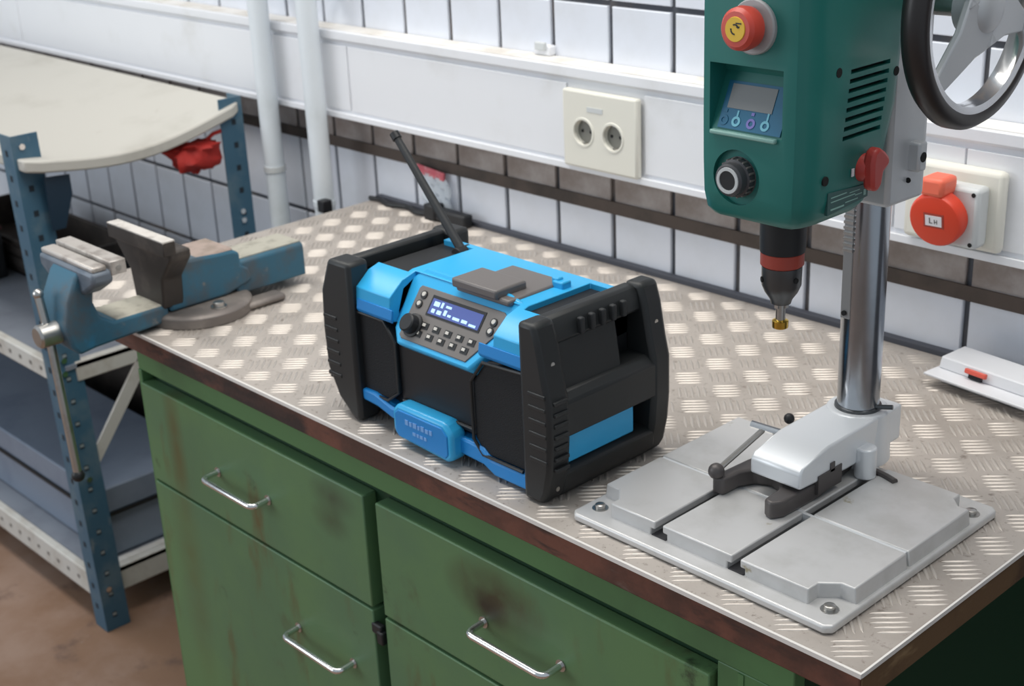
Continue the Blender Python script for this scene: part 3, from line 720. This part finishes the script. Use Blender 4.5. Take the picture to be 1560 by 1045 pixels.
# emergency stop
ec = Vector((DX + .007, .110, 1.4625)); en = Vector((-.02, -1, .05)).normalized()
L1('stop_collar', 'collargrey', dp, ec, en, [(-.004, .0265), (.003, .0262), (.0045, .0248), (.0045, .016)], 36)
es = L1('emergency_button', 'red', dp, ec + en * .004, en, [(0, .013), (.005, .013), (.006, .0200), (.014, .0212), (.021, .0200), (.0245, .0165), (.025, 0)], 36)
L1('stop_sticker', 'yellow', es, ec + en * .0286, en, [(0, .0118), (.0010, .0114)], 28)
b = NB()
su = Vector((1, 0, 0)); su = (su - en * su.dot(en)).normalized(); sv = Vector((0, 0, 1)); sv = (sv - en * sv.dot(en)).normalized(); sc_ = ec + en * .0294
for k in range(10):
    a0 = .3 + k * .45; a1 = a0 + .40
    if 4 <= k <= 5: continue
    r0, r1 = .0038, .0052
    P_ = [sc_ + (su * math.cos(a) + sv * math.sin(a)) * r for a, r in ((a0, r0), (a1, r0), (a1, r1), (a0, r1))]
    A = [b.verts.new(p) for p in P_]; Bv = [b.verts.new(p + en * .0006) for p in P_]; b.faces.new(Bv)
    for i in range(4): b.faces.new((A[i], A[(i + 1) % 4], Bv[(i + 1) % 4], Bv[i]))
plaque(b, sc_, su, sv, en, .001, .0075, .0052, .0064, .0006); plaque(b, sc_, su, sv, en, .002, .0055, .0018, .0032, .0006)
each('sticker_print', b, 'black', es)
# speed knob
kc = Vector((DX - .012, .1255, 1.312)); kn_ = Vector((0, -1, 0))
L1('knob_seat', 'black', dp, kc, kn_, [(-.001, .0283), (.0008, .0283)], 36)
kb = L1('speed_knob', 'collargrey', dp, kc, kn_, [(0, .0215), (.009, .0215), (.010, .0195), (.018, .0190), (.019, .0170), (.027, .0165), (.0285, .0145)], 32)
M['knobdark'] = mat('knob_dark_grey', (0.060, 0.060, 0.066), 0.42); kb.data.materials[0] = M['knobdark']
b = NB()
for i in range(18):
    a = 2 * PI * i / 18; c1 = kc + Vector((math.cos(a), 0, math.sin(a))) * .0192; cyl(b, c1 + Vector((0, -.010, 0)), kn_, .0012, .008, 6)
each('knob_rib', b, 'panel', kb)
b = NB(); lathe(b, kc + kn_ * .0282, kn_, [(0, .0135), (.0015, .0132), (.0015, .0100), (0, .0098)], 28, caps=False); obj('knob_ring', b, 'greyplastic', kb)
L1('knob_cap', 'black', kb, kc + kn_ * .0280, kn_, [(0, .0098), (.0008, .0095)], 24)
# side lever
lc = Vector((SX - .002, .216, 1.313))
L1('lever_boss', 'knobred', dp, lc, (1, 0, 0), [(0, .0145), (.007, .0135), (.010, .012)], 24)
b = NB(); prism(b, [(.205, 1.321), (.208, 1.332), (.217, 1.336), (.227, 1.330), (.236, 1.322), (.236, 1.315), (.226, 1.309), (.223, 1.295), (.215, 1.290), (.207, 1.294), (.206, 1.306)], 'x', lc.x + .006, lc.x + .019); obj('clamp_lever', b, 'knobred', dp, bev=.004)
for (y, z) in ((.164, 1.4165), (.264, 1.402), (.149, 1.313), (.243, 1.306)):
    b = NB(); lathe(b, (SX - .002, y, z), (1, 0, 0), [(0, .0048), (.0024, .0048)], 14); obj('head_screw', b, 'hole', dp)
B1('lever_mark', 'white', dp, SX - .0005, SX + .0004, .1935, .1975, 1.308, 1.316)
# rating plate low on the side
b = NB(); prism(b, [(.156, 1.2990), (.226, 1.2940), (.226, 1.2810), (.156, 1.2760)], 'x', SX - .0045, SX - .0012); M['plate_teal'] = mat('rating_plate', (0.03, 0.10, 0.095), 0.45); rp = obj('rating_plate', b, 'plate_teal', dp)
b = NB()
for (y0, y1, z, t) in ((.161, .188, 1.2925, .0010), (.161, .203, 1.288, .0010), (.161, .184, 1.2800, .0016), (.186, .208, 1.2825, .0010), (.203, .215, 1.2865, .0010), (.218, .222, 1.2835, .006), (.193, .211, 1.2910, .0008)): box(b, SX - .0016, SX - .0008, y0, y1, z, z + t)
each('plate_print', b, 'dgreen_l', rp)
# gearbox housing behind
b = NB(); prism(b, [(DX - .055, .28), (DX + .056, .28), (DX + .058, .345), (DX + .040, .372), (DX - .040, .372), (DX - .055, .345)], 'z', 1.252, 1.68); obj('gearbox_housing', b, 'gearbox', dp, bev=.005)
b = NB(); box(b, DX + .045, DX + .070, .314, .330, 1.286, 1.318); er = obj('bracket_ear', b, 'gearbox', dp, bev=.003)
b = NB(); cyl(b, (DX + .0695, .3215, 1.302), (1, 0, 0), .0055, .0012, 14); cyl(b, (DX + .059, .3135, 1.277), (0, -1, 0), .003, .0012, 10); each('ear_hole', b, 'hole', er)
# chuck
CX, CY = DX, .175
L1('chuck_collar', 'black', dp, (CX, CY, 1.222), (0, 0, 1), [(0, .0235), (.008, .0240), (.048, .0240)], 32)
L1('chuck_ring', 'chuckred', dp, (CX, CY, 1.206), (0, 0, 1), [(0, .0205), (.002, .0228), (.015, .0228), (.017, .021)], 32)
ck = L1('drill_chuck', 'gunmetal', dp, (CX, CY, 1.163), (0, 0, 1), [(0, .0070), (.001, .0105), (.006, .0120), (.014, .0175), (.022, .0208), (.043, .0212)], 32)
b = NB()
for k in range(3):
    a = k * 2.094 + .4; box(b, CX + math.cos(a) * .0052 - .0022, CX + math.cos(a) * .0052 + .0022, CY + math.sin(a) * .0052 - .0022, CY + math.sin(a) * .0052 + .0022, 1.159, 1.17)
each('chuck_jaw', b, 'steel', ck)
b = NB(); cyl(b, (CX + .0208, CY - .004, 1.194), (.98, -.2, 0), .003, .0012, 10); cyl(b, (CX - .012, CY - .0172, 1.192), (-.55, -.83, 0), .0032, .0012, 10); each('chuck_key_hole', b, 'hole', ck)
bt = L1('drill_bit', 'steel', dp, (CX, CY, 1.138), (0, 0, 1), [(0, .0045), (.003, .0045), (.0035, .0052), (.024, .0052), (.026, .0030)], 16)
L1('countersink_tip', 'gold', bt, (CX, CY, 1.1335), (0, 0, 1), [(0, .0015), (.0015, .0060), (.0030, .0085), (.0105, .0088), (.0120, .0062)], 18)
# feed wheel
WC = Vector((-.100, .300, 1.466)); WR = .1065
b = NB(); n = 72; prof = [(.000, .0135), (.008, .0120), (.0130, .005), (.0130, -.005), (.008, -.0120), (.000, -.0135), (-.003, -.012), (-.003, .012)]
rg = []
for i in range(n):
    a = 2 * PI * i / n; rd_ = Vector((0, math.cos(a), math.sin(a))); rg.append([b.verts.new(WC + rd_ * (WR + r) + Vector((x, 0, 0))) for r, x in prof])
for i in range(n):
    a, c_ = rg[i], rg[(i + 1) % n]
    for k in range(len(prof)): b.faces.new((a[k], c_[k], c_[(k + 1) % len(prof)], a[(k + 1) % len(prof)]))
wh = obj('feed_wheel', b, 'wheelblack', dp, ang=50)
b = NB(); prof = [(-.003, .0115), (-.003, -.0115), (-.010, -.010), (-.012, 0), (-.010, .010)]; rg = []
for i in range(n):
    a = 2 * PI * i / n; rd_ = Vector((0, math.cos(a), math.sin(a))); rg.append([b.verts.new(WC + rd_ * (WR + r) + Vector((x, 0, 0))) for r, x in prof])
for i in range(n):
    a, c_ = rg[i], rg[(i + 1) % n]
    for k in range(len(prof)): b.faces.new((a[k], c_[k], c_[(k + 1) % len(prof)], a[(k + 1) % len(prof)]))
obj('wheel_rim', b, 'chrome', wh, ang=60)
for a in (math.radians(226), math.radians(343), math.radians(104)):
    d_ = Vector((0, math.cos(a), math.sin(a))); t_ = Vector((0, -math.sin(a), math.cos(a))); b = NB()
    pts = [(.012, -.038, .016), (.046, -.021, .012), (.096, -.010, .004), (.096, .010, .004), (.046, .021, .012), (.012, .038, .016)]
    A = [b.verts.new(WC + d_ * r + t_ * s + Vector((x, 0, 0))) for r, s, x in pts]; Bv = [b.verts.new(WC + d_ * r + t_ * s + Vector((x - .008, 0, 0))) for r, s, x in pts]
    b.faces.new(A); b.faces.new(Bv[::-1])
    for i in range(6): b.faces.new((A[i], A[(i + 1) % 6], Bv[(i + 1) % 6], Bv[i]))
    sp = obj('wheel_spoke', b, 'gearbox', wh, bev=.002)
L1('wheel_hub', 'gearbox', wh, WC + Vector((-.012, 0, 0)), (1, 0, 0), [(0, .026), (.026, .026), (.030, .022), (.034, .012)], 28)
L1('feed_shaft', 'steel', dp, WC + Vector((-.085, 0, 0)), (1, 0, 0), [(0, .012), (.076, .012)], 20)

# ================================================================== vise
VX = -1.36
vs_ = thing('bench_vise', (VX, .12, .8995), 'worn blue bench vise bolted to the left front corner of the worktop', 'vise')
b = NB(); lathe(b, (VX + .015, .118, .8995), (0, 0, 1), [(0, .088), (.016, .088), (.020, .084), (.022, .078), (.022, .055)], 44); sb = obj('swivel_base', b, 'basegrey', vs_, bev=.001)
b = NB(); box(b, VX + .05, VX + .085, .150, .245, .8995, .912); obj('base_lug', b, 'basegrey', vs_, bev=.006)
for (x, y) in ((VX + .080, .118), (VX - .050, .11)):
    b = NB(); lathe(b, (x, y, .9213), (0, 0, 1), [(0, .013), (.003, .013), (.003, .009), (.009, .009), (.010, .007)], 6 if x < VX else 20); obj('clamp_bolt', b, 'steel', vs_)
# rear body
b = NB(); prism(b, [(.052, .922), (.052, 1.02), (.075, 1.02), (.090, 1.000), (.178, .994), (.190, .988), (.190, .966), (.205, .958), (.21, .935), (.16, .922)], 'x', VX - .046, VX + .044); obj('fixed_jaw_body', b, 'visblue', vs_, bev=.005)
b = NB(); prism(b, [(VX - .086, 1.020), (VX - .086, 1.034), (VX + .086, 1.034), (VX + .086, 1.020), (VX + .050, .980), (VX + .044, .93), (VX - .044, .93), (VX - .050, .980)], 'y', .040, .078); obj('fixed_jaw', b, 'vdark', vs_, bev=.004)
b = NB(); box(b, VX - .087, VX + .087, .030, .052, 1.029, 1.052); obj('rear_jaw_plate', b, 'vdark', vs_, bev=.0015)
b = NB(); box(b, VX - .0868, VX + .0868, .0305, .0515, 1.0500, 1.0532); obj('rear_jaw_top', b, 'jawbright', vs_)
b = NB(); box(b, VX - .042, VX + .040, .088, .180, .9925, .9985); obj('anvil', b, 'anvil', vs_, bev=.003)
# rear slide box
b = NB(); prism(b, [(VX - .040, .915), (VX - .040, .968), (VX - .034, .973), (VX + .034, .973), (VX + .040, .968), (VX + .040, .915)], 'y', .18, .318); obj('slide_bar', b, 'visblue', vs_, bev=.003)
b = NB(); box(b, VX - .033, VX + .033, .185, .316, .9725, .9745); obj('slide_top', b, 'slidebar', vs_)
# moving jaw: side profile (y,z), C shaped
b = NB(); prism(b, [(.050, .908), (-.080, .902), (-.108, .898), (-.118, .912), (-.124, .94), (-.116, .985), (-.098, 1.02), (-.084, 1.034), (-.036, 1.034), (-.036, 1.024), (-.056, 1.012), (-.070, .995), (-.074, .975), (-.066, .950), (-.045, .936), (.050, .936)], 'x', VX - .040, VX + .042); obj('moving_jaw_body', b, 'visblue', vs_, bev=.007, seg=3)
b = NB(); prism(b, [(VX - .086, 1.014), (VX - .086, 1.034), (VX + .086, 1.034), (VX + .086, 1.014), (VX + .046, .992), (VX - .046, .992)], 'y', -.092, -.056); obj('moving_jaw', b, 'visgrey', vs_, bev=.006)
b = NB(); box(b, VX - .087, VX + .087, -.060, -.034, 1.024, 1.046); jp = obj('front_jaw_plate', b, 'jaw', vs_, bev=.0015)
b = NB(); box(b, VX - .083, VX + .083, -.088, -.064, 1.033, 1.042); obj('jaw_cap', b, 'jaw', vs_, bev=.003)
b = NB(); cyl(b, (VX + .0865, -.047, 1.034), (1, 0, 0), .0045, .002, 12); obj('jaw_screw', b, 'steel', jp)
b = NB(); box(b, VX - .036, VX + .038, -.040, .046, .934, .9375); obj('slide_dust', b, 'slidebar', vs_, bev=.002)
# spindle and tommy bar
b = NB(); cyl(b, (VX, -.112, .932), (0, -1, 0), .016, .012, 24); obj('spindle_collar', b, 'visgrey', vs_)
hdm = L1('spindle_head', 'steel', vs_, (VX + .004, -.118, .932), (0, -1, 0), [(0, .0155), (.004, .0185), (.034, .0185), (.038, .015)], 28)
b = NB(); tube(b, [(VX - .009, -.136, .992), (VX + .004, -.136, .932), (VX + .020, -.136, .700)], .0068, 14); tb_ = obj('tommy_bar', b, 'steel', vs_)
b = NB(); sphere(b, (VX - .009, -.136, .994), .0085); obj('bar_knob', b, 'steel', tb_)
b = NB(); sphere(b, (VX + .020, -.136, .696), .0105); obj('bar_knob', b, 'black', tb_)

# ================================================================== shelf unit
SXR = -1.965
su_ = thing('shelf_unit', (-2.6, .37, 0), 'blue slotted angle shelf unit with cream top board left of the bench', 'shelving')


def post(x, y, sy, h, right=True, lean=(0, 0)):
    """slotted L angle: one flange facing +X, one facing front/back"""
    b = NB(); s = 1 if right else -1
    prism(b, [(x, y), (x, y + sy * .056), (x - s * .003, y + sy * .056), (x - s * .003, y + sy * .003), (x - s * .050, y + sy * .003), (x - s * .050, y)], 'z', 0.001, h)
    for v_ in b.verts: v_.co.x += lean[0] + (lean[1] - lean[0]) * v_.co.z / 1.09
    p = obj('upright_post', b, 'post', su_)
    if not right: return p
    b = NB()
    for i in range(int(h / .05)):
        z = .03 + i * .05
        yc = y + sy * .024
        xs = sorted((x - s * .001, x + s * .0006)); box(b, xs[0], xs[1], yc - .005, yc + .005, z, z + .012)
        ys = sorted((y - sy * .0006, y + sy * .001)); box(b, x - s * .027 - .005, x - s * .027 + .005, ys[0], ys[1], z + .02, z + .032)
    for v_ in b.verts: v_.co.x += lean[0] + (lean[1] - lean[0]) * v_.co.z / 1.09
    each('post_slot', b, 'holeblue', p)
    b = NB()
    for i in range(15):
        z = .036 + i * .05; yc = y + sy * .024
        xs = sorted((x + .0002, x + s * .0010)); box(b, xs[0], xs[1], yc - .0045, yc + .004, z - .002, z + .004)
    for v_ in b.verts: v_.co.x += lean[0] + (lean[1] - lean[0]) * v_.co.z / 1.09
    each('pale_slot_mark', b, 'slotedge', p)  # small pale pieces on the lower slots
    return p


pf = post(SXR, .130, 1, 1.092, lean=(.020, -.032)); pb_ = post(SXR, .632, -1, 1.088)
post(-3.45, .130, 1, 1.092, False); post(-3.45, .612, -1, 1.088, False)
b = NB()
for (y, z) in ((.150, 1.070), (.150, .628), (.147, .60), (.155, .36), (.150, .10), (.608, 1.060), (.604, .84), (.604, .82)): cyl(b, (SXR + .0002 + ((.020 - .052 * z / 1.09) if y < .3 else 0), y, z), (1, 0, 0), .0065, .004, 6)
each('post_bolt', b, 'chrome', su_)
b = NB(); prism(b, [(.172, 1.008), (.225, 1.004), (.225, .965), (.200, .900), (.172, .900)], 'x', SXR - .006, SXR - .003); obj('corner_gusset', b, 'postnavy', su_)
# sagging top board
b = NB(); nx, ny = 14, 18; top = []; bot = []
for i in range(nx + 1):
    x = SXR - .004 - i * (1.47 / nx); rt, rb_ = [], []
    for j in range(ny + 1):
        t = j / ny; y = .136 + t * .492; k = max(0, 1 - i / nx * 1.6)
        z = 1.052 + t * .031 - .040 * math.sin(PI * min(1, t * .9 + .05)) ** 1.3 * k
        rt.append(b.verts.new((x + (.018 if 0 < j < ny and i == 0 else 0), y, z))); rb_.append(b.verts.new((x + (.018 if 0 < j < ny and i == 0 else 0), y, z - .024)))
    top.append(rt); bot.append(rb_)
for i in range(nx):
    for j in range(ny):
        b.faces.new((top[i][j], top[i + 1][j], top[i + 1][j + 1], top[i][j + 1])); b.faces.new((bot[i][j], bot[i][j + 1], bot[i + 1][j + 1], bot[i + 1][j]))
for j in range(ny):
    b.faces.new((top[0][j], top[0][j + 1], bot[0][j + 1], bot[0][j])); b.faces.new((top[nx][j], bot[nx][j], bot[nx][j + 1], top[nx][j + 1]))
for i in range(nx):
    b.faces.new((top[i][0], bot[i][0], bot[i + 1][0], top[i + 1][0])); b.faces.new((top[i][ny], top[i + 1][ny], bot[i + 1][ny], bot[i][ny]))
obj('top_board', b, 'board', su_, bev=.004)
# middle and bottom shelves
for (z, dz, sheet) in ((.618, .042, 'greyshelf'), (.128, .058, 'greyshelf')):
    B1('shelf_sheet', sheet, su_, -3.44, SXR - .004, .150, .600, z - .012, z - .003)
    b = NB(); box(b, -3.44, SXR - .030, .133, .152, z - dz, z); f_ = obj('front_beam', b, 'beam', su_, bev=.003)
    b = NB()
    for i in range(30): box(b, SXR - .09 - i * .048, SXR - .08 - i * .048, .1322, .1335, z - dz * .5 - .004, z - dz * .5 + .004)
    each('beam_slot', b, 'panel', f_)
    b = NB(); box(b, SXR - .025, SXR - .004, .172, .575, z - dz, z); obj('end_beam', b, 'beam', su_, bev=.002)
    b = NB(); box(b, -3.44, SXR - .03, .590, .604, z - dz, z); obj('back_beam', b, 'beam', su_, bev=.002)
b = NB(); prism(b, [(.350, .590), (.314, .590), (.164, .392), (.164, .352)], 'x', SXR - .010, SXR - .004)
for (za, zb) in (): pass
obj('end_brace', b, 'beam', su_)
B1('bottom_infill', 'ledge', su_, SXR - .046, SXR - .026, .165, .585, .1255, .1275)
B1('bay_shade_panel', 'crate', su_, -3.44, SXR - .03, .6055, .6095, .14, .585)  # added dark sheet standing in for the shade inside the lower bay

# things kept on the shelves
bx = thing('steel_case', (-2.55, .30, .126), 'long blue grey steel case lying on the bottom shelf', 'case')
b = NB(); box(b, -3.30, -2.02, .20, .46, .1276, .235); obj('case_body', b, 'bluegrey', bx, bev=.004)
b = NB(); box(b, -3.305, -2.015, .195, .465, .2352, .295); obj('case_lid', b, 'bluegrey', bx, bev=.004)
b = NB(); box(b, -3.31, -2.01, .190, .47, .2295, .2365); obj('case_seam', b, 'black', bx)
b = NB(); box(b, -2.7, -2.58, .180, .195, .255, .268); obj('case_grip', b, 'steel', bx, bev=.003)
cr = thing('crate', (-2.72, .46, .616), 'dark brown crate of odds and ends on the middle shelf behind the vise', 'crate')
b = NB()
box(b, -3.05, -2.40, .36, .372, .6155, .700); box(b, -3.05, -2.40, .555, .567, .6155, .700); box(b, -3.05, -3.038, .372, .555, .6155, .700); box(b, -2.412, -2.40, .372, .555, .6155, .700); box(b, -3.05, -2.40, .36, .567, .6155, .624)
obj('crate_body', b, 'crate', cr, bev=.002)
b = NB(); box(b, -3.056, -2.394, .354, .36, .67, .690); box(b, -3.056, -2.394, .354, .36, .64, .662); each('crate_slat', b, 'crate', cr)
tbx = thing('toolbox', (-2.92, .25, .616), 'black toolbox with dark red lid behind the front post on the middle shelf', 'toolbox')
b = NB(); box(b, -3.15, -2.62, .185, .335, .6155, .735); obj('toolbox_body', b, 'black', tbx, bev=.006)
b = NB(); prism(b, [(.18, .735), (.34, .735), (.32, .772), (.20, .772)], 'x', -3.155, -2.615); M['darkred'] = mat('dark_red_lid', (0.09, 0.022, 0.02), .5); obj('toolbox_lid', b, 'darkred', tbx, bev=.005)
b = NB(); tube(b, arc_pts([(-3.0, .26, .770), (-3.0, .26, .805), (-2.78, .26, .805), (-2.78, .26, .770)], .02), .007, 10); obj('toolbox_handle', b, 'black', tbx)
b = NB(); box(b, -2.71, -2.66, .176, .187, .715, .745); obj('toolbox_clasp', b, 'steel', tbx)
wb = thing('parts_box', (-2.33, .52, .616), 'small black parts box on the middle shelf beyond the vise jaws', 'box')
b = NB(); box(b, -2.365, -2.295, .48, .56, .6155, .672); obj('box_body', b, 'black', wb, bev=.003)
b = NB(); box(b, -2.368, -2.292, .477, .563, .672, .682); obj('box_lid', b, 'hole', wb, bev=.003)

# red cloth bag under the top board
rc = thing('red_cloth_bag', (-1.955, .52, .94), 'crumpled red cloth bag hanging from the back post under the cream board', 'bag')
b = NB(); vs = sphere(b, (-1.985, .515, .995), .06, (.6, 1.0, 1.0), 28)
import mathutils.noise as mn
for v_ in b.verts:
    p = v_.co; dlt = mn.noise(p * 30) * .030 + mn.noise(p * 70) * .014; c_ = Vector((-1.985, .515, .995)); dr = (p - c_).normalized()
    v_.co = p + dr * dlt
    v_.co.z -= .006
    if v_.co.z > .995: v_.co.z = .995 + (v_.co.z - .995) * .3; 
    if v_.co.z < .955: v_.co.z = .955 - (.955 - v_.co.z) * .55
obj('cloth_body', b, 'redcloth', rc, ang=60)
b = NB(); tube(b, [(-1.985, .540, 1.00), (-1.975, .560, 1.018), (-1.969, .577, 1.022)], .0045, 8); obj('drawstring', b, 'redcloth', rc)

# bits by the wall
pb2 = thing('plastic_bag', (-1.455, .730, .90), 'clear plastic bag with red header hanging on the tiles behind the aerial', 'bag')
b = NB(); gx, gz = 8, 10; vv = []
for i in range(gx + 1):
    r_ = []
    for j in range(gz + 1):
        x = -1.490 + i * .082 / gx + (j / gz) * .0 - (1 - j / gz) * 0 + .012 * (1 - j / gz); z = .902 + j * .082 / gz - (i / gx) * .010
        r_.append(b.verts.new((x, .726 + .006 * math.sin(i * 2.1 + j * 1.3) - .004, z)))
    vv.append(r_)
for i in range(gx):
    for j in range(gz): b.faces.new((vv[i][j], vv[i + 1][j], vv[i + 1][j + 1], vv[i][j + 1]))
so_ = obj('bag_pouch', b, 'bag', pb2); sm = so_.modifiers.new('solid', 'SOLIDIFY'); sm.thickness = .002
b = NB(); box(b, -1.504, -1.420, .722, .7275, .974, .992, rot=Matrix.Rotation(math.radians(5), 3, 'Y')); obj('bag_header', b, 'bagred', pb2, bev=.002)
bs_ = thing('battery_charger', (-1.38, .705, .8995), 'small black charger lying against the wall right of the aerial', 'charger')
b = NB(); box(b, -1.445, -1.335, .694, .718, .8995, .924); obj('charger_body', b, 'black', bs_, bev=.004)
b = NB(); box(b, -1.450, -1.418, .690, .719, .8995, .931); obj('charger_head', b, 'black', bs_, bev=.004)
bc_ = NB(); tube(bc_, [(-1.640 + .01 * i, .706 + .006 * math.sin(i * .7), .9045) for i in range(20)], .0048, 8)
tag(obj('black_cable', bc_, 'black'), 'black cable lying along the back left edge of the worktop', 'cable')

# white sheet metal lamp tray
wl = thing('lamp_tray', (-.20, .66, .8995), 'white sheet metal tray with red switch by the wall at right', 'tray')
rz = Matrix.Rotation(math.radians(-7), 3, 'Z')


def TR(bm, vs=None): bmesh.ops.rotate(bm, verts=bm.verts[:], cent=(-.325, .66, .9), matrix=rz)


b = NB(); box(b, -.296, .07, .645, .708, .8995, .9152); TR(b); obj('tray_base', b, 'traywhite', wl, bev=.001)
b = NB(); box(b, -.304, .07, .618, .662, .9152, .9187); TR(b); obj('tray_lip', b, 'traywhite', wl, bev=.001)
b = NB(); prism(b, [(.645, .9187), (.650, .9345), (.700, .9360), (.700, .9187)], 'x', -.300, .07); TR(b); obj('tray_cover', b, 'traywhite', wl, bev=.002)
nt_ = Vector((0, -.953, .302)); et_ = Vector((0, .302, .953)); ot_ = Vector((-.249, .6452, .9195))
b = NB(); plaque(b, ot_, Vector((1, 0, 0)), et_, nt_, -.001, .019, .000, .009, .004); TR(b); obj('switch_seat', b, 'black', wl)
b = NB(); plaque(b, ot_ + nt_ * .003, Vector((1, 0, 0)), et_, nt_, -.006, .027, .0055, .0125, .006); TR(b); obj('rocker_switch', b, 'switchred', wl, bev=.0015)
b = NB(); tube(b, [(-.185, .733, .9065), (-.186, .733, .958)], .0028, 8)
tag(obj('wall_pin', b, 'black'), 'short black pin standing upright behind the white tray', 'pin')

for o in bpy.data.objects:
    if '_o' in o: del o['_o']
